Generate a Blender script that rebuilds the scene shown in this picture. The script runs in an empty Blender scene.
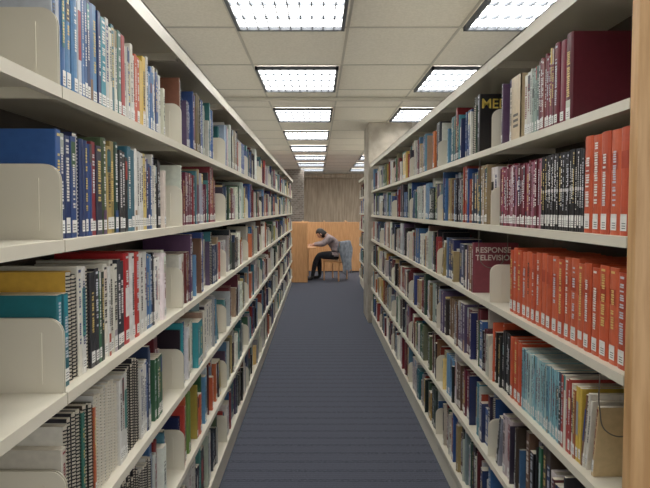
import bpy, math, random, bmesh
from mathutils import Vector, Matrix
random.seed(11)
scene = bpy.context.scene
H = 1.55

# ------------------------------------------------------------------ helpers
def lin(c):
    out = []
    for v in c[:3]:
        v = v/255.0
        out.append(v/12.92 if v <= 0.04045 else ((v+0.055)/1.055)**2.4)
    return tuple(out)+(1.0,)

class MB:
    def __init__(s):
        s.v=[]; s.f=[]; s.c=[]; s.m=[]
    def face(s, pts, col=(1,1,1,1), mat=0):
        n=len(s.v); s.v.extend(pts); s.f.append(tuple(range(n,n+len(pts)))); s.c.append(col); s.m.append(mat)
    def box(s,x0,x1,y0,y1,z0,z1,col=(1,1,1,1),mat=0,T=None):
        P=[(x0,y0,z0),(x1,y0,z0),(x1,y1,z0),(x0,y1,z0),(x0,y0,z1),(x1,y0,z1),(x1,y1,z1),(x0,y1,z1)]
        if T: P=[T(p) for p in P]
        n=len(s.v); s.v.extend(P)
        for q in ((0,3,2,1),(4,5,6,7),(0,1,5,4),(1,2,6,5),(2,3,7,6),(3,0,4,7)):
            s.f.append(tuple(n+i for i in q)); s.c.append(col); s.m.append(mat)
    def prism(s,poly,z0,z1,col,top=None,T=None,mat=0):
        k=len(poly); P=[(a,b,z0) for a,b in poly]+[(a,b,z1) for a,b in poly]
        if T: P=[T(p) for p in P]
        n=len(s.v); s.v.extend(P)
        for i in range(k):
            j=(i+1)%k
            s.f.append((n+i,n+j,n+k+j,n+k+i)); s.c.append(col); s.m.append(mat)
        s.f.append(tuple(n+k+i for i in range(k))); s.c.append(top or col); s.m.append(mat)
        s.f.append(tuple(n+k-1-i for i in range(k))); s.c.append(col); s.m.append(mat)
    def build(s,name,mats,smooth=False):
        me=bpy.data.meshes.new(name); me.from_pydata(s.v,[],s.f)
        a=me.color_attributes.new('Col','FLOAT_COLOR','CORNER')
        buf=[]
        for f,c in zip(s.f,s.c): buf.extend(list(c)*len(f))
        a.data.foreach_set('color',buf)
        for m in mats: me.materials.append(m)
        me.polygons.foreach_set('material_index',s.m)
        if smooth: me.polygons.foreach_set('use_smooth',[True]*len(s.f))
        me.update()
        o=bpy.data.objects.new(name,me); scene.collection.objects.link(o)
        return o

def newmat(name,color=(0.8,0.8,0.8,1),rough=0.5,metal=0.0):
    m=bpy.data.materials.new(name); m.use_nodes=True
    b=m.node_tree.nodes['Principled BSDF']
    b.inputs['Base Color'].default_value=color; b.inputs['Roughness'].default_value=rough
    b.inputs['Metallic'].default_value=metal
    return m,m.node_tree,b

def noise_mat(name,c1,c2,scale=(1,1,1),nscale=5,rough=0.6,detail=3,bump=0.0,spread=(0.35,0.65),metal=0):
    m,nt,b=newmat(name,c1,rough,metal)
    tc=nt.nodes.new('ShaderNodeTexCoord'); mp=nt.nodes.new('ShaderNodeMapping'); mp.inputs['Scale'].default_value=scale
    n=nt.nodes.new('ShaderNodeTexNoise'); n.inputs['Scale'].default_value=nscale; n.inputs['Detail'].default_value=detail
    r=nt.nodes.new('ShaderNodeValToRGB'); r.color_ramp.elements[0].position=spread[0]; r.color_ramp.elements[1].position=spread[1]
    r.color_ramp.elements[0].color=c1; r.color_ramp.elements[1].color=c2
    nt.links.new(tc.outputs['Object'],mp.inputs['Vector']); nt.links.new(mp.outputs[0],n.inputs['Vector'])
    nt.links.new(n.outputs['Fac'],r.inputs[0]); nt.links.new(r.outputs[0],b.inputs['Base Color'])
    if bump>0:
        bm=nt.nodes.new('ShaderNodeBump'); bm.inputs['Strength'].default_value=bump; bm.inputs['Distance'].default_value=0.01
        nt.links.new(n.outputs['Fac'],bm.inputs['Height']); nt.links.new(bm.outputs[0],b.inputs['Normal'])
    return m

# ------------------------------------------------------------------ materials
metal_m=noise_mat('cream_enamel',lin((214,208,190)),lin((222,216,199)),nscale=3,rough=0.42)
gapshade_m=noise_mat('gap_shade_sheet',lin((72,66,58)),lin((88,81,72)),nscale=3,rough=0.7)  # dark tone painted in for the shade in gaps behind the books
wood_m=noise_mat('oak_veneer',lin((190,146,96)),lin((214,172,122)),scale=(9,9,0.7),nscale=6,rough=0.45,detail=6)
carrel_m=noise_mat('carrel_wood',lin((200,146,96)),lin((216,164,112)),scale=(8,8,0.8),nscale=5,rough=0.45,detail=5)
concrete_m=noise_mat('concrete',lin((158,150,136)),lin((186,178,164)),nscale=7,rough=0.9,detail=8,bump=0.5)
slat_m=noise_mat('board_formed_concrete',lin((160,144,124)),lin((190,174,152)),scale=(6,6,0.5),nscale=4,rough=0.9,detail=6)
ceil_m=noise_mat('ceiling_tile',lin((222,216,200)),lin((232,226,211)),nscale=60,rough=0.95,detail=4,bump=0.1)
grid_m,_,_=newmat('ceiling_grid_paint',lin((186,181,166)),0.5)
frame_m,_,_=newmat('fixture_frame',lin((70,74,80)),0.5)
louver_m,_,_=newmat('louver',lin((120,126,134)),0.4)

bm_,bnt,bb=newmat('book_covers',(1,1,1,1),0.35)
at=bnt.nodes.new('ShaderNodeAttribute'); at.attribute_name='Col'
tc=bnt.nodes.new('ShaderNodeTexCoord'); nz=bnt.nodes.new('ShaderNodeTexNoise'); nz.inputs['Scale'].default_value=60; nz.inputs['Detail'].default_value=4
mr=bnt.nodes.new('ShaderNodeMapRange'); mr.inputs['To Min'].default_value=0.78; mr.inputs['To Max'].default_value=1.14
mx=bnt.nodes.new('ShaderNodeMix'); mx.data_type='RGBA'; mx.blend_type='MULTIPLY'; mx.inputs['Factor'].default_value=1
bnt.links.new(tc.outputs['Object'],nz.inputs['Vector']); bnt.links.new(nz.outputs['Fac'],mr.inputs['Value'])
bnt.links.new(at.outputs['Color'],mx.inputs['A']); bnt.links.new(mr.outputs[0],mx.inputs['B'])
bnt.links.new(mx.outputs['Result'],bb.inputs['Base Color'])
book_m=bm_

# carpet
carpet_m,cn,cb=newmat('striped_carpet',(0.05,0.06,0.09,1),0.95)
tc=cn.nodes.new('ShaderNodeTexCoord'); sp=cn.nodes.new('ShaderNodeSeparateXYZ'); cn.links.new(tc.outputs['Object'],sp.inputs[0])
def mth(op,a=None,b=None,nt=cn):
    n=nt.nodes.new('ShaderNodeMath'); n.operation=op
    for i,v in enumerate((a,b)):
        if v is None: continue
        if isinstance(v,(int,float)): n.inputs[i].default_value=v
        else: nt.links.new(v,n.inputs[i])
    return n.outputs[0]
def stripe(period,duty):
    f=mth('FRACT',mth('DIVIDE',sp.outputs['Y'],period)); return mth('LESS_THAN',f,duty)
s1=stripe(0.105,0.28); s2=stripe(0.021,0.45)
mpn=cn.nodes.new('ShaderNodeMapping'); mpn.inputs['Scale'].default_value=(1,2.2,1); cn.links.new(tc.outputs['Object'],mpn.inputs[0])
n1=cn.nodes.new('ShaderNodeTexNoise'); n1.inputs['Scale'].default_value=60; n1.inputs['Detail'].default_value=2; cn.links.new(mpn.outputs[0],n1.inputs['Vector'])
d1=mth('MULTIPLY',s1,mth('GREATER_THAN',n1.outputs['Fac'],0.5))
fac=mth('ADD',mth('MULTIPLY',d1,0.44),mth('MULTIPLY',s2,0.16))
mixc=cn.nodes.new('ShaderNodeMix'); mixc.data_type='RGBA'
cn.links.new(fac,mixc.inputs['Factor']); mixc.inputs['A'].default_value=lin((80,84,98)); mixc.inputs['B'].default_value=lin((32,33,42))
n2=cn.nodes.new('ShaderNodeTexNoise'); n2.inputs['Scale'].default_value=200; cn.links.new(tc.outputs['Object'],n2.inputs['Vector'])
mm=cn.nodes.new('ShaderNodeMix'); mm.data_type='RGBA'; mm.blend_type='MULTIPLY'; mm.inputs['Factor'].default_value=1
mr=cn.nodes.new('ShaderNodeMapRange'); mr.inputs['From Min'].default_value=.3; mr.inputs['From Max'].default_value=.7; mr.inputs['To Min'].default_value=0.6; mr.inputs['To Max'].default_value=1.4; cn.links.new(n2.outputs['Fac'],mr.inputs['Value'])
cn.links.new(mixc.outputs['Result'],mm.inputs['A']); cn.links.new(mr.outputs[0],mm.inputs['B']); cn.links.new(mm.outputs['Result'],cb.inputs['Base Color'])
bp=cn.nodes.new('ShaderNodeBump'); bp.inputs['Strength'].default_value=0.4; bp.inputs['Distance'].default_value=0.003
cn.links.new(mth('SUBTRACT',n2.outputs['Fac'],fac),bp.inputs['Height']); cn.links.new(bp.outputs[0],cb.inputs['Normal'])

# brick
brick_m,kn,kb=newmat('dark_brick',(0.2,0.18,0.16,1),0.9)
tc=kn.nodes.new('ShaderNodeTexCoord'); mp=kn.nodes.new('ShaderNodeMapping'); mp.inputs['Rotation'].default_value=(math.radians(90),0,0)
br=kn.nodes.new('ShaderNodeTexBrick'); br.inputs['Scale'].default_value=4.5; br.inputs['Color1'].default_value=lin((96,88,80)); br.inputs['Color2'].default_value=lin((126,116,106)); br.inputs['Mortar'].default_value=lin((150,145,136))
kn.links.new(tc.outputs['Object'],mp.inputs[0]); kn.links.new(mp.outputs[0],br.inputs['Vector']); kn.links.new(br.outputs['Color'],kb.inputs['Base Color'])

# ------------------------------------------------------------------ room
CZ=2.74
YB=16.0
b=MB(); b.box(-5,5,-3,YB+0.2,-0.1,0); b.build('floor',[carpet_m])
b=MB(); b.box(-5,5,-1.5,YB+0.2,CZ,CZ+0.1); b.build('ceiling',[ceil_m])
b=MB(); b.box(-5,5,YB,YB+0.2,0,CZ)
x=-4.9
while x<4.9:
    b.box(x,x+0.075,YB-0.03,YB,0,CZ-0.16); x+=0.11
b.box(-5,5,YB-0.06,YB,CZ-0.14,CZ-0.02)
b.build('wall_back',[slat_m])

# ceiling T-bar grid
b=MB()
gx0=-0.535; 
for k in range(-6,8):
    xx=gx0+0.73*k
    b.box(xx-0.009,xx+0.009,-1.5,YB,CZ-0.004,CZ-0.0005)
for k in range(-6,16):
    yy=4.04+0.82*k
    if -1.5<yy<YB: b.box(-5,5,yy-0.009,yy+0.009,CZ-0.0042,CZ-0.0006)
b.build('ceiling_grid',[grid_m])
b=MB(); b.box(-4.5,4.5,5.17,5.21,CZ-0.04,CZ-0.0065); b.build('ceiling_conduit',[grid_m])

# fixtures
em=bpy.data.materials.new('fluorescent_diffuser'); em.use_nodes=True
nt=em.node_tree; nt.nodes.clear(); e=nt.nodes.new('ShaderNodeEmission'); o=nt.nodes.new('ShaderNodeOutputMaterial')
e.inputs['Color'].default_value=(1.0,0.985,0.95,1); e.inputs['Strength'].default_value=12; nt.links.new(e.outputs[0],o.inputs[0])
for cx in (-1.98-0.01,-0.52,0.94,):
    for k in range(-2,7):
        y0=4.06+1.64*k; x0=cx; x1=cx+0.69; y1=y0+0.78
        b=MB()
        b.box(x0+0.02,x1-0.02,y0+0.02,y1-0.02,CZ-0.012,CZ-0.0075,mat=0)
        for (a,c,d,f) in ((x0,x1,y0,y0+0.022),(x0,x1,y1-0.022,y1),(x0,x0+0.022,y0,y1),(x1-0.022,x1,y0,y1)):
            b.box(a,c,d,f,CZ-0.035,CZ-0.0066,mat=1)
        for i in range(1,10):
            xx=x0+0.69*i/10; b.box(xx-0.004,xx+0.004,y0+0.022,y1-0.022,CZ-0.03,CZ-0.013,mat=2)
        for i in range(1,4):
            yy=y0+0.78*i/4; b.box(x0+0.022,x1-0.022,yy-0.006,yy+0.006,CZ-0.03,CZ-0.013,mat=2)
        b.build('ceiling_light_panel',[em,frame_m,louver_m])

# ------------------------------------------------------------------ shelving
LV=[1.81,1.487,1.16,0.83,0.50,0.17]
TOP=2.17
BAY=0.914
def shelving(name,xf,side,ystart,nb,endpanel=None):
    b=MB(); D=0.27
    def X(s): return xf+side*s
    def bx(s0,s1,y0,y1,z0,z1,mat=0):
        a,c=sorted((X(s0),X(s1))); b.box(a,c,y0,y1,z0,z1,mat=mat)
    y1=ystart+nb*BAY
    for k in range(nb):
        a=ystart+k*BAY+0.002; c=a+BAY-0.004
        for z in LV:
            bx(0.004,D,a,c,z-0.004,z)
            bx(0,0.006,a,c,z-0.026,z-0.0005)
            bx(0.006,0.02,a,c,z-0.026,z-0.022)
        bx(-0.015,D,a,c,TOP-0.006,TOP)
        bx(-0.015,-0.009,a,c,TOP-0.05,TOP)
        bx(0.02,D,a,c,0,0.135)
        bx(D,D+0.004,a,c,0.135,TOP-0.006,mat=1)  # added dark sheet closing the open back, stands in for shade between books
    for k in range(nb+1):
        yy=ystart+k*BAY
        bx(D+0.004,D+0.05,yy-0.016,yy+0.016,0,TOP-0.007)
        bx(0.02,D-0.02,yy-0.016,yy+0.016,TOP-0.035,TOP-0.0065)
        for z in LV:
            w0=0.006; w1=D; zt=z+0.16; r=0.035
            pts=[(w1,z-0.026),(w0,z-0.026),(w0,zt-r)]
            for i in range(1,7):
                t=math.radians(15*i); pts.append((w0+r-r*math.cos(t),zt-r+r*math.sin(t)))
            pts.append((w1,zt))
            for dy in (-0.0045,0.0025):
                P0=[(X(p),yy+dy,q) for p,q in pts]; P1=[(X(p),yy+dy+0.002,q) for p,q in pts]
                b.face(P0); b.face(P1)
                for i in range(len(pts)):
                    j=(i+1)%len(pts); b.face([P0[i],P0[j],P1[j],P1[i]])
            bx(0.05,0.056,yy-0.0065,yy-0.0045,z+0.02,z+0.13)
    return b.build(name,[metal_m,gapshade_m])
XL=-0.535; XR=0.72
YL=1.03-BAY; YR=1.135
shelving('library_shelving',XL,-1,YL,11)
shelving('library_shelving',XR,1,YR,6)
X2=0.87; Y2=7.55
shelving('library_shelving',X2,1,Y2,3)

# wood end panel right
b=MB(); b.box(XR-0.012,XR+0.62,YR-0.047,YR-0.018,0,2.26); o=b.build('wood_end_panel',[wood_m])
m=o.modifiers.new('bev','BEVEL'); m.width=0.003; m.segments=2
# columns
b=MB(); b.box(0.685,1.28,6.66,7.28,0,CZ-0.001); o=b.build('concrete_column',[concrete_m])
m=o.modifiers.new('bev','BEVEL'); m.width=0.012; m.segments=2
b=MB(); b.box(-1.6,-0.42,14.2,14.6,0,CZ-0.001); b.build('brick_column',[brick_m])

# ------------------------------------------------------------------ books
PAL=[((226,224,216),14),((208,205,196),10),((184,186,186),6),((34,34,38),11),((58,60,68),6),
     ((42,54,96),7),((54,88,140),6),((100,134,168),5),((38,96,108),3),((72,132,136),3),
     ((142,46,48),6),((170,66,58),4),((98,40,52),6),((52,88,68),5),((102,116,82),3),
     ((194,160,78),3),((216,192,126),3),((188,104,64),2),((122,90,68),5),((160,136,106),5),((92,74,104),2),((150,164,178),5)]
pc=[p for p,_ in PAL]; pw=[w for _,w in PAL]
def rc(): 
    c=random.choices(pc,pw)[0]; k=random.uniform(0.82,1.1)
    return tuple(max(0,min(255,v*k+random.uniform(-8,8))) for v in c)
PAGE=lin((222,214,196)); WHT=lin((236,236,232))
def contrast(c):
    l=c[0]*.3+c[1]*.59+c[2]*.11
    if l>130: return lin(random.choice([(40,40,46),(130,30,36),(34,52,110),(30,30,30)]))
    return lin(random.choice([(232,230,222),(222,196,120),(225,225,225),(200,205,215)]))

def book(mb,xf,side,y,z,t,h,w,col,kind,inset,lean=0.0,det=2,label=True,stylecol=None,topband=None):
    ca,sa=math.cos(lean),math.sin(lean)
    def T(p):
        s,tt,zz=p
        return (xf+side*(inset+s), y+tt*ca-zz*sa, z+tt*sa+zz*ca)
    C=lin(col)
    if det==0:
        mb.prism([(w,0),(0.002,0),(0,t*.25),(0,t*.75),(0.002,t),(w,t)],0,h,C,PAGE,T)
    elif kind=='h' :
        mb.prism([(0.007,0.0003),(0.003,0.0003),(0,t*.22),(-0.0008,t*.5),(0,t*.78),(0.003,t-.0003),(0.007,t-.0003)],0,h,C,C,T)
        mb.box(0.007,w,0.0002,0.0026,0,h,C,T=T); mb.box(0.007,w,t-0.0026,t-0.0002,0,h,C,T=T)
        mb.box(0.007,w-0.004,0.0026,t-0.0026,0.003,h-0.005,PAGE,T=T)
    elif kind=='s':
        mb.box(0.006,w,0.0003,t-.0003,0,h,PAGE,T=T)
        mb.box(0.006,w,0.0001,0.0014,0,h+0.002,C,T=T); mb.box(0.006,w,t-0.0014,t-.0001,0,h+0.002,C,T=T)
        rc_=lin(stylecol or (22,22,24)); n=int(h/0.0085)
        for i in range(n):
            zz=0.008+i*(h-0.016)/(n-1)
            r=t*.46
            prev=None
            for a in range(0,7):
                th=math.radians(-100+200*a/6); p=(0.007-r*0.75*math.cos(th),t*.5+r*math.sin(th))
                if prev:
                    (a0,b0),(a1,b1)=prev,p
                    mb.face([T((a0,b0,zz-.0016)),T((a1,b1,zz-.0016)),T((a1,b1,zz+.0016)),T((a0,b0,zz+.0016))],rc_)
                prev=p
        return
    else:
        mb.prism([(w,0.0002),(0.0015,0.0002),(0,0.0015),(0,t-.0015),(0.0015,t-.0002),(w,t-.0002)],0,h,C,PAGE,T)
    if t<0.006: return
    s0=-0.0012 if kind=='h' else -0.0005
    if kind=='h': a,bq=t*.2,t*.8
    else: a,bq=t*.1,t*.9
    def q(t0,t1,z0,z1,cc,off=0): mb.face([T((s0-off,t0,z0)),T((s0-off,t1,z0)),T((s0-off,t1,z1)),T((s0-off,t0,z1))],cc)
    if topband:
        for (f0,f1,cc) in topband: q(a,bq,h*f0,h*f1,lin(cc))
    elif random.random()<0.4 and det>0:
        f=random.choice([(0.8,1.0),(0.0,0.25),(0.6,0.75),(0.7,0.95),(.35,.8)])
        q(a,bq,h*f[0],h*f[1],lin(rc()))
    if label and random.random()<0.88:
        q(a,bq,0.012,0.012+random.uniform(0.024,0.036),WHT,0.0003)
        if det==2:
            for i in range(3): q(a+t*.1,bq-t*.15,0.017+i*0.006,0.019+i*0.006,lin((90,90,90)),0.0005)
    cc=contrast(col)
    if det==2 and random.random()<0.85:
        zz=h*random.uniform(0.25,0.4); ze=h*random.uniform(0.75,0.93); m=(a+bq)/2; lw=min(0.011,(bq-a)*.38)*random.uniform(.6,1)
        while zz<ze:
            L=random.uniform(0.004,0.008)
            if random.random()<0.82: q(m-lw*random.uniform(.7,1),m+lw*random.uniform(.7,1),zz,zz+L*.7,cc,0.0004)
            zz+=L
        if random.random()<.3:
            q(a+t*.1,bq-t*.1,h*.94,h*.965,cc,0.0004)
    elif det==1 and random.random()<0.7:
        m=(a+bq)/2; lw=(bq-a)*.22; z0=h*random.uniform(.3,.45); q(m-lw,m+lw,z0,z0+h*random.uniform(.2,.4),cc,0.0004)

def fill(mb,xf,side,z,ya,yb,det,bias=None,gap=None,hb=None):
    y=ya; g=random.choice([.06,.12,.15,.18,.22]) if gap is None else gap
    end=yb-g; hb=hb or random.uniform(.21,.245)
    while True:
        n=random.choice([1,1,1,1,1,2,2,3,4]); c=rc() if not bias or random.random()>bias[1] else random.choice(bias[0])
        t=random.choice([.006,.008,.011,.014,.018,.02,.022,.026,.032,.042])*random.uniform(.85,1.15)
        h=min(.284,max(.16,random.gauss(hb,.029))); kind=random.choice('hhpppp')
        if random.random()<0.06 and det>0: kind='s'; n=1; t=max(t,.014)
        w=random.uniform(.15,.21); ins=random.choice([.01,.015,.02,.03,.045])
        for _ in range(n):
            if y+t>end:
                if g>0.05 and random.random()<.5:
                    ph=random.uniform(.12,.3); hh=h; yy=y+hh*math.sin(ph)
                    for _k in range(2):
                        if yy+t+.03>yb: break
                        book(mb,xf,side,yy,z,t,hh,w,rc(),'p',.02,ph,det); yy+=t/math.cos(ph)+.0008
                return
            book(mb,xf,side,y,z,t,h,w,c,kind,ins+random.uniform(0,.006),0,det); y+=t+.0006

def seq(mb,xf,side,z,y,items,ylim,det=2):
    for it in items:
        n,cols,h0,h1,t0,t1,kind=it[:7]; ex=it[7] if len(it)>7 else {}
        for i in range(n):
            c=cols[i%len(cols)] if ex.get('cyc') else random.choice(cols)
            kk=random.uniform(.94,1.0); c=tuple(v*kk for v in c)
            t=random.uniform(t0,t1); h=random.uniform(h0,h1)
            ln=ex.get('lean',0)
            if i==0 and ln: y+=h*math.sin(ln)
            if y+t>ylim: return y
            book(mb,xf,side,y,z,t,h,ex.get('w',random.uniform(.17,.2)),c,kind,ex.get('ins',.02)+random.uniform(0,.004),ln,det,label=ex.get('label',True),stylecol=ex.get('ring'),topband=ex.get('band'))
            y+=t/math.cos(ln)+.0006
        y+=ex.get('after',0)
    return y

BL=[(44,72,130),(62,104,158),(38,56,102),(92,138,182)]; WH=[(232,230,224),(214,212,205),(224,220,206)]
BK=[(30,30,34),(44,44,50)]; OR=[(206,92,60),(198,84,56),(212,102,70)]
MA=[(110,32,48),(128,44,62),(96,28,42)]
TE=[(30,112,124),(52,140,150)]
LB=MB()
y0=1.03+.008; ye=1.03+BAY-.008-.15
y=seq(LB,XL,-1,LV[0],y0,[(2,[(200,206,214)],.27,.275,.012,.014,'p'),(3,BL,.26,.28,.02,.03,'h'),(2,[(90,130,180),(210,214,220)],.25,.27,.012,.02,'p'),(5,BL,.24,.27,.014,.024,'p'),(1,[(60,150,170)],.23,.25,.02,.03,'p'),(4,WH+[(60,110,120)],.22,.25,.012,.02,'p'),(2,[(170,50,50),(90,130,120)],.23,.25,.02,.03,'p'),(5,WH+BL,.2,.24,.012,.022,'p'),(2,[(206,90,60)],.2,.22,.02,.026,'p'),(2,[(226,190,90),(220,200,150)],.2,.23,.02,.03,'p'),(8,WH+BL,.19,.24,.014,.02,'p')],ye)
fill(LB,XL,-1,LV[0],y,ye,2,gap=.0)
y=seq(LB,XL,-1,LV[1],y0,[(1,[(54,94,158)],.235,.235,.02,.02,'p'),(3,BL[:3],.22,.235,.018,.026,'p'),(1,[(38,46,84)],.24,.24,.02,.02,'s',{'ring':(190,190,196)}),(3,BL,.22,.24,.016,.022,'h'),(2,[(46,46,66),(140,50,56)],.22,.24,.02,.03,'p'),(1,[(76,92,66)],.25,.25,.03,.03,'h'),(2,[(186,160,96),(150,130,76)],.23,.25,.02,.03,'p'),(1,[(38,66,56)],.25,.25,.03,.03,'h'),(3,BK,.2,.24,.016,.024,'p'),(2,[(60,110,128)],.24,.25,.02,.03,'p'),(4,WH+[(170,200,214)],.24,.26,.014,.022,'p'),(2,[(220,196,110)],.23,.25,.014,.02,'p'),(5,BL+WH,.21,.25,.014,.02,'p'),(3,BK,.22,.24,.014,.02,'p')],ye)
fill(LB,XL,-1,LV[1],y,ye,2,gap=0)
y=seq(LB,XL,-1,LV[2],y0,[(2,[(34,112,122),(28,96,108)],.205,.21,.018,.022,'p',{'cyc':1,'band':[(.5,.98,(40,130,146))]}),(1,[(210,166,66)],.25,.25,.024,.024,'s'),(1,[(60,70,66)],.24,.24,.022,.022,'s'),(2,WH,.25,.27,.018,.022,'p'),(1,[(236,234,226)],.25,.25,.02,.02,'s'),(2,BK,.23,.25,.02,.03,'p'),(2,[(58,108,76),(46,62,54)],.23,.25,.012,.02,'p'),(4,WH,.24,.26,.014,.024,'p'),(2,[(64,108,110),(44,48,58)],.24,.26,.02,.026,'p'),(1,[(188,46,50)],.265,.265,.045,.045,'h',{'band':[(.3,.62,(230,228,224))]}),(2,[(228,226,222),(196,66,58)],.26,.265,.035,.04,'h',{'cyc':1}),(2,WH,.255,.26,.03,.04,'h'),(4,BK+BL,.22,.25,.014,.02,'p')],ye)
fill(LB,XL,-1,LV[2],y,ye,2,gap=0)
y=seq(LB,XL,-1,LV[3],y0,[(1,[(206,200,186)],.2,.2,.02,.02,'p'),(1,[(220,216,204)],.24,.24,.02,.02,'s'),(3,BK,.24,.26,.016,.024,'s'),(1,[(54,110,98)],.24,.24,.014,.014,'p'),(2,[(38,54,46),(84,74,64)],.24,.25,.02,.02,'s'),(1,[(186,98,62)],.23,.23,.01,.01,'p'),(7,WH+[(214,204,180)],.23,.26,.014,.024,'s',{'ring':(226,222,210)}),(3,WH,.24,.26,.014,.022,'p'),(6,BK,.25,.27,.012,.02,'s'),(3,WH,.22,.24,.014,.022,'p')],ye)
fill(LB,XL,-1,LV[3],y,ye,2,gap=0)
y=seq(LB,XL,-1,LV[4],y0,[(2,[(200,196,186)],.24,.25,.02,.03,'p'),(8,BK+WH,.24,.26,.014,.02,'s'),(6,WH,.24,.26,.014,.022,'p'),(8,BK,.24,.27,.014,.02,'s'),(6,WH,.22,.24,.014,.022,'s')],ye)
fill(LB,XL,-1,LV[4],y,ye,2,gap=0)
fill(LB,XL,-1,LV[5],y0,ye,1,gap=0)
for k in range(1,10):
    a=1.03+k*BAY+.008; c=a+BAY-.016
    for i,z in enumerate(LV):
        det=2 if k<3 else (1 if k<6 else 0)
        bias=None
        if k==1 and i==1: bias=([(110,36,50),(136,48,56),(100,38,62)],.5)
        if k==1 and i==3: bias=(TE+WH,.5)
        if k==1 and i==4: bias=([(108,140,72),(184,66,56),(196,98,66)],.4)
        fill(LB,XL,-1,z,a,c,det,bias)
LB.build('shelved_books',[book_m])

RB=MB()
y0=YR+.008; ye=YR+BAY-.008
LBL=[(.10,.20,(228,226,220)),(.62,.78,(178,68,44))]
y=seq(RB,XR,1,LV[0],1.44,[(1,[(98,36,48)],.262,.262,.04,.04,'h',{'w':.2}),(2,MA,.25,.26,.03,.04,'h'),(8,MA+[(150,94,92)],.235,.255,.01,.016,'p'),(5,[(150,170,160),(200,206,196),(90,110,110)],.2,.23,.008,.014,'p'),(3,WH,.21,.25,.02,.03,'p')],1.78)
def mag_file(mb,xf,side,y,z,col):
    C=lin(col); Y0,Y1=y,y+.085; w=.21
    def T(p): return (xf+side*(.02+p[0]),p[1],p[2])
    mb.box(0,.004,Y0,Y1,z,z+.24,C,T=T); mb.box(.004,w,Y0,Y1,z,z+.004,C,T=T); mb.box(w,w+.004,Y0,Y1,z,z+.12,C,T=T)
    for yy in (Y0,Y1-.004):
        P=[(0,z),(w,z),(w,z+.12),(.08,z+.24),(0,z+.24)]
        A=[T((p,yy,q)) for p,q in P]; B=[T((p,yy+.004,q)) for p,q in P]
        mb.face(A,C); mb.face(B,C)
        for i in range(5): j=(i+1)%5; mb.face([A[i],A[j],B[j],B[i]],C)
    mb.box(.006,w-.01,Y0+.008,Y1-.02,z+.004,z+.2,PAGE,T=T)
    for a in range(3): mb.face([T((-.0008,Y0+.02,z+.05+a*.02)),T((-.0008,Y1-.02,z+.05+a*.02)),T((-.0008,Y1-.02,z+.06+a*.02)),T((-.0008,Y0+.02,z+.06+a*.02))],lin((70,60,50)))
mag_file(RB,XR,1,y+.03,LV[0],(204,184,148)); 
fill(RB,XR,1,LV[0],y+.12,ye,2,gap=.05)
y=seq(RB,XR,1,LV[1],y0+.02,[(5,OR,.262,.266,.036,.042,'h',{'band':LBL}),(24,[(30,30,34),(38,36,40)],.235,.24,.009,.011,'p',{'band':[(.08,.2,(222,222,218)),(.5,.54,(200,200,200))]}),(24,MA+[(150,70,94),(166,114,130)],.225,.24,.012,.018,'p')],ye-.03)
y=seq(RB,XR,1,LV[2],y0+.02,[(19,OR,.235,.25,.034,.042,'h',{'band':LBL})],ye-.1)
y=seq(RB,XR,1,LV[3],1.27,[(1,[(206,180,136)],.2,.2,.01,.01,'p',{'lean':.12,'w':.22}),(3,[(210,184,140),(230,226,214),(130,96,70)],.2,.22,.008,.012,'p',{'lean':.12}),(3,[(222,190,84),(170,100,64)],.2,.22,.01,.016,'p'),(6,WH+[(66,76,94),(176,70,62)],.2,.23,.01,.016,'p'),(34,[(160,200,206),(132,180,192),(184,210,208),(110,158,174)],.215,.225,.006,.009,'p'),(3,OR,.23,.235,.03,.04,'h',{'band':LBL})],ye)
fill(RB,XR,1,LV[3],y,ye,2,gap=0,bias=(OR,.8))
fill(RB,XR,1,LV[4],y0+.25,ye,2,gap=.1,bias=(BK+[(66,56,48),(66,100,136)],.4))
fill(RB,XR,1,LV[5],y0+.2,ye,1,gap=.1)
b2=YR+BAY
book(RB,XR,1,b2+.2,LV[0],.03,.27,.2,(38,36,38),'p',.02)
book(RB,XR,1,b2+.24,LV[2],.03,.235,.21,(132,60,72),'h',.012)
for k in range(1,6):
    a=YR+k*BAY+.008; c=a+BAY-.016
    for i,z in enumerate(LV):
        det=2 if k<3 else (1 if k<5 else 0)
        st=a
        if k==1 and i==0: st=a+.24
        if k==1 and i==2: st=a+.27
        fill(RB,XR,1,z,st,c,det,gap=random.choice([.02,.05,.1,.15]))
for k in range(3):
    a=Y2+k*BAY+.008
    for z in LV: fill(RB,X2,1,z,a,a+BAY-.016,0)
rb=RB.build('shelved_books',[book_m])

def text_on(parent,s,size,loc,col,name):
    cu=bpy.data.curves.new(name,'FONT'); cu.body=s; cu.size=size; cu.align_x='LEFT'; cu.offset=0.0006
    ob=bpy.data.objects.new(name,cu); scene.collection.objects.link(ob)
    ob.location=loc; ob.rotation_euler=(math.radians(90),0,0)
    m,_,_=newmat(name+'_ink',lin(col),.6); cu.materials.append(m); ob.parent=parent
text_on(rb,'MEDIA',.062,(XR+.026,b2+.1985,LV[0]+.205),(224,196,90),'magazine_title')
text_on(rb,'RESPONSE\nTELEVISION',.036,(XR+.02,b2+.2385,LV[2]+.19),(226,214,206),'cover_title')

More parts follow.
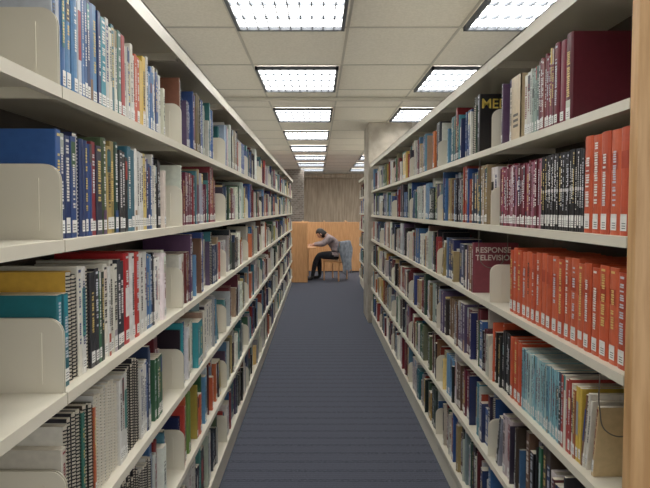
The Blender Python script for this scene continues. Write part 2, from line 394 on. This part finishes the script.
# wire bookends
wire_m,_,_=newmat('wire',lin((120,116,108)),.35,.8)
def wire(pts,name,r=.0018):
    cu=bpy.data.curves.new(name,'CURVE'); cu.dimensions='3D'; cu.bevel_depth=r; cu.bevel_resolution=2
    s=cu.splines.new('BEZIER'); s.bezier_points.add(len(pts)-1)
    for p,c in zip(s.bezier_points,pts): p.co=c; p.handle_left_type=p.handle_right_type='AUTO'
    o=bpy.data.objects.new(name,cu); scene.collection.objects.link(o); cu.materials.append(wire_m); return o
for (zz,yy) in ((LV[0]-.03,b2+.16),(LV[1]-.03,b2+.16),(LV[2]-.03,b2+.16),(LV[2]-.03,1.25)):
    wire([(XR+.01,yy,zz),(XR+.012,yy,zz-.10),(XR+.03,yy,zz-.155),(XR+.09,yy,zz-.165),(XR+.13,yy,zz-.12),(XR+.14,yy,zz-.0)],'wire_bookend')

# ------------------------------------------------------------------ study carrels
b=MB()
PY=10.4
b.box(-.95,-.22,PY,PY+.03,.0,1.28)
b.box(-.95,-.22,PY+1.0,PY+1.03,0,1.28)
b.box(-.98,-.95,PY,PY+1.03,0,1.28)
b.box(-.95,-.04,PY+.031,PY+.999,.715,.745)
b.box(-.95,-.75,PY+.031,PY+.999,1.05,1.07)
o=b.build('study_carrel',[carrel_m]); m=o.modifiers.new('bev','BEVEL'); m.width=.004; m.segments=1
b=MB(); QY=12.2
for x0,x1 in ((-.4,.16),(.17,.72),(.73,1.4)):
    b.box(x0,x1,QY,QY+.03,0.02,1.25)
for x0 in (-.4,.16,.72,1.4): b.box(x0-.012,x0+.012,QY-.012,QY+.9,0,1.27)
b.box(-.4,1.4,QY+.03,QY+.6,.715,.745)
o=b.build('study_carrel',[carrel_m]); m=o.modifiers.new('bev','BEVEL'); m.width=.004; m.segments=1
b=MB(); b.box(-.42,-.24,PY+.3,PY+.52,.7455,.75,lin((236,236,232))); b.box(-.40,-.24,PY+.12,PY+.24,.7455,.775,lin((200,210,220))); 
b.build('desk_papers',[book_m])

# ------------------------------------------------------------------ chair
CYc=PY+.42
cc=Vector((.40,CYc,0))
CM=Matrix.Translation(cc)@Matrix.Rotation(math.radians(-30),4,'Z')@Matrix.Translation(-Vector((.41,CYc,0)))
b=MB()
b.box(.2,.62,CYc-.22,CYc+.22,.40,.43)
for xx in (.22,.58):
    for s in (-.2,.2): b.box(xx-.014,xx+.014,CYc+s-.014,CYc+s+.014,0,.40)
for s in (-.2,.2): b.box(.6,.625,CYc+s-.014,CYc+s+.014,.38,.84)
b.box(.602,.622,CYc-.2,CYc+.2,.6,.84)
o=b.build('reading_chair',[carrel_m]); m=o.modifiers.new('bev','BEVEL'); m.width=.006; m.segments=2
o.data.transform(CM)
jm=noise_mat('grey_jacket',lin((116,124,136)),lin((148,155,164)),nscale=12,rough=.9)
me=MB(); N=26; M=14
prof=[]
for i in range(N):
    t=i/(N-1)
    if t<.35: u=t/.35; prof.append((.59,.62+.23*u))
    elif t<.5: u=(t-.35)/.15; a=math.pi*(1-u); prof.append((.618+.03*math.cos(a),.85+.025*math.sin(a)))
    else: u=(t-.5)/.5; prof.append((.65+.05*u,.85-.66*u))
G=[]
for i,(px,pz) in enumerate(prof):
    row=[]
    for j in range(M):
        v=j/(M-1)*2-1; wd=.25+.035*math.sin(i*.5)
        hem=(0.06*math.sin(j*1.3) if i==N-1 else 0)
        row.append((px+.018*math.sin(j*1.7+i*.3)*(1 if i>14 else .05),CYc+v*wd,pz+hem))
    G.append(row)
for i in range(N-1):
    for j in range(M-1): me.face([G[i][j],G[i][j+1],G[i+1][j+1],G[i+1][j]])
o=me.build('draped_jacket',[jm],True)
o.data.transform(CM)
m=o.modifiers.new('w','WELD'); m.merge_threshold=.0001
m=o.modifiers.new('s','SOLIDIFY'); m.thickness=.012; m.offset=1

# ------------------------------------------------------------------ person
skin_m,_,_=newmat('skin',lin((206,160,134)),.55)
hair_m=noise_mat('black_hair',lin((20,17,17)),lin((44,36,34)),scale=(20,20,3),nscale=8,rough=.5)
shirt_m=noise_mat('grey_sweater',lin((134,120,124)),lin((164,149,150)),nscale=20,rough=.95)
pants_m=noise_mat('black_trousers',lin((24,25,30)),lin((36,38,44)),nscale=20,rough=.9)
shoe_m,_,_=newmat('shoe',lin((40,38,40)),.6)
eye_m,_,_=newmat('eye',lin((26,20,18)),.2)
lip_m,_,_=newmat('lips',lin((160,90,84)),.5)
def skinned(V,E,R,root,lv=2):
    me=bpy.data.meshes.new('t'); me.from_pydata(V,E,[]); ob=bpy.data.objects.new('t',me); scene.collection.objects.link(ob)
    ob.modifiers.new('k','SKIN')
    for i,r in enumerate(R):
        d=me.skin_vertices[0].data[i]; d.radius=(r,r) if isinstance(r,(int,float)) else r
        d.use_root=(i==root)
    s=ob.modifiers.new('s','SUBSURF'); s.levels=lv; s.render_levels=lv
    dg=bpy.context.evaluated_depsgraph_get(); ev=ob.evaluated_get(dg)
    out=bpy.data.meshes.new_from_object(ev); bpy.data.objects.remove(ob); return out
Y=CYc
V=[];R=[];E=[];idx={}
def jn(n,p,r,to=None):
    idx[n]=len(V); V.append(p); R.append(r)
    if to: E.append((idx[to],idx[n]))
jn('pel',(.42,Y,.56),(.155,.13)); jn('wst',(.41,Y,.69),(.15,.12),'pel'); jn('chs',(.34,Y,.83),(.165,.135),'wst'); jn('upc',(.26,Y,.94),(.14,.11),'chs'); jn('nk',(.185,Y,.995),.057,'upc'); jn('hd',(.12,Y,1.02),.045,'nk')
for s,n in ((-1,'a'),(1,'b')):
    jn('hip'+n,(.40,Y+s*.095,.54),.10,'pel'); jn('mth'+n,(.20,Y+s*.11,.545),.09,'hip'+n); jn('kn'+n,(.0,Y+s*.12,.54),.068,'mth'+n)
    jn('clf'+n,(-.02+.05*s,Y+s*.12,.36),.064,'kn'+n); jn('ank'+n,(-.04+.08*s,Y+s*.12,.10),.042,'clf'+n)
    jn('hel'+n,(-.045+.08*s,Y+s*.12,.045),.045,'ank'+n); jn('toe'+n,(-.2+.08*s,Y+s*.125,.034),.034,'hel'+n)
    jn('sh'+n,(.24,Y+s*.17,.915),.08,'upc'); jn('el'+n,(.11,Y+s*.24,.80),.058,'sh'+n); jn('wr'+n,(-.08,Y+s*.13,.79),.036,'el'+n); jn('pm'+n,(-.135,Y+s*.11,.777),(.034,.018),'wr'+n)
body=skinned(V,E,R,0)
names={v:k for k,v in idx.items()}
segs=[(V[a],V[b_],names[b_]) for (a,b_) in E]
def region(c):
    best=None;bd=9
    for a,b_,k in segs:
        a=Vector(a);q2=Vector(b_);d=q2-a;t=max(0,min(1,(c-a).dot(d)/d.length_squared)); q=(c-(a+d*t)).length
        if q<bd: bd=q;best=k
    if best=='hd' or best.startswith('pm'): return 0
    if best.startswith(('hel','toe')): return 3
    if best.startswith(('kn','clf','ank')): return 2
    if best.startswith(('mth','hip','wst')): return 1 if (c.x>.30 and c.z>.56-(c.x-.3)*.3) else 2
    return 1
for p in body.polygons:
    p.material_index=region(p.center); p.use_smooth=True
for m in (skin_m,shirt_m,pants_m,shoe_m): body.materials.append(m)
person=bpy.data.objects.new('seated_student',body); scene.collection.objects.link(person)
def child(me,name,mat,smooth=True):
    if smooth:
        for p in me.polygons: p.use_smooth=True
    me.materials.clear(); me.materials.append(mat)
    o=bpy.data.objects.new(name,me); scene.collection.objects.link(o); o.parent=person; return o
for s,n in ((-1,'left'),(1,'right')):
    px,py,pz=-.135,Y+s*.11,.777
    for i,(off,L) in enumerate(((-.026,.06),(-.009,.07),(.009,.072),(.026,.064))):
        oy=py-s*off
        f=skinned([(px+.02,oy*.6+py*.4,pz),(px-.02,oy,pz+.004),(px-.02-L*.5,oy,pz+.008),(px-.02-L*.8,oy,pz-.004),(px-.02-L,oy,pz-.014)],[(0,1),(1,2),(2,3),(3,4)],[.009,.009,.0085,.008,.007],0,1)
        child(f,f'finger_{n}_{i+1}',skin_m)
    f=skinned([(px+.03,py-s*.01,pz),(px+.0,py-s*.04,pz-.002),(px-.03,py-s*.055,pz-.008),(px-.05,py-s*.055,pz-.012)],[(0,1),(1,2),(2,3)],[.011,.01,.009,.008],0,1)
    child(f,f'thumb_{n}',skin_m)
HM=Matrix.Translation(Vector((.065,Y,1.02))) @ Matrix.Rotation(math.radians(-42),4,'Y')
def sph(sx,sy,sz,loc,seg=24,fn=None):
    bm=bmesh.new(); bmesh.ops.create_uvsphere(bm,u_segments=seg,v_segments=seg//2+4,radius=1)
    for v in bm.verts:
        v.co=Vector((v.co.x*sx,v.co.y*sy,v.co.z*sz))
        if fn: v.co=fn(v.co)
        v.co=HM@(v.co+Vector(loc))
    me=bpy.data.meshes.new('h'); bm.to_mesh(me); bm.free(); return me
def jaw(c):
    if c.z<0:
        k=-c.z/.115; c.y*=1-.35*k; 
        if c.x>0: c.x*=1-.35*k
        else: c.x*=1-.08*k
    return c
child(sph(.093,.074,.115,(0,0,0),28,jaw),'head',skin_m)
child(sph(.016,.011,.022,(-.093,0,-.012),12),'nose',skin_m)
for s in(-1,1):
    child(sph(.007,.012,.007,(-.083,s*.03,.008),12),'eye_%s'%('l' if s<0 else 'r'),eye_m)
    child(sph(.014,.008,.026,(-.004,s*.082,-.005),12),'ear_%s'%('l' if s<0 else 'r'),skin_m)
child(sph(.006,.02,.006,(-.083,0,-.052),12),'mouth',lip_m)
def hairf(c):
    if c.x<-.035 and c.z<.055: c.x=-.035+ (c.x+.035)*.15
    if c.z<-.03: c.x*=.92
    return c
child(sph(.104,.083,.122,(.008,0,.012),28,hairf),'hair_cap',hair_m)
child(sph(.05,.055,.10,(.07,0,-.05),18),'hair_back',hair_m)

# ------------------------------------------------------------------ world + camera
w=bpy.data.worlds.new('World'); scene.world=w; w.use_nodes=True
w.node_tree.nodes['Background'].inputs[0].default_value=(1,.98,.94,1); w.node_tree.nodes['Background'].inputs[1].default_value=1.1
cam=bpy.data.cameras.new('camera'); co=bpy.data.objects.new('camera',cam); scene.collection.objects.link(co)
co.location=(0,0,H)
cam.sensor_width=36; cam.lens=36*488/650
pitch=math.radians(2.0)
co.rotation_euler=(math.radians(90)-pitch,0,0)
cam.shift_x=7/650; cam.shift_y=-(34-488*math.tan(pitch))/650
cam.clip_start=.05
scene.camera=co
try:
    scene.view_settings.view_transform='Standard'
    scene.view_settings.gamma=1.06
except Exception: pass
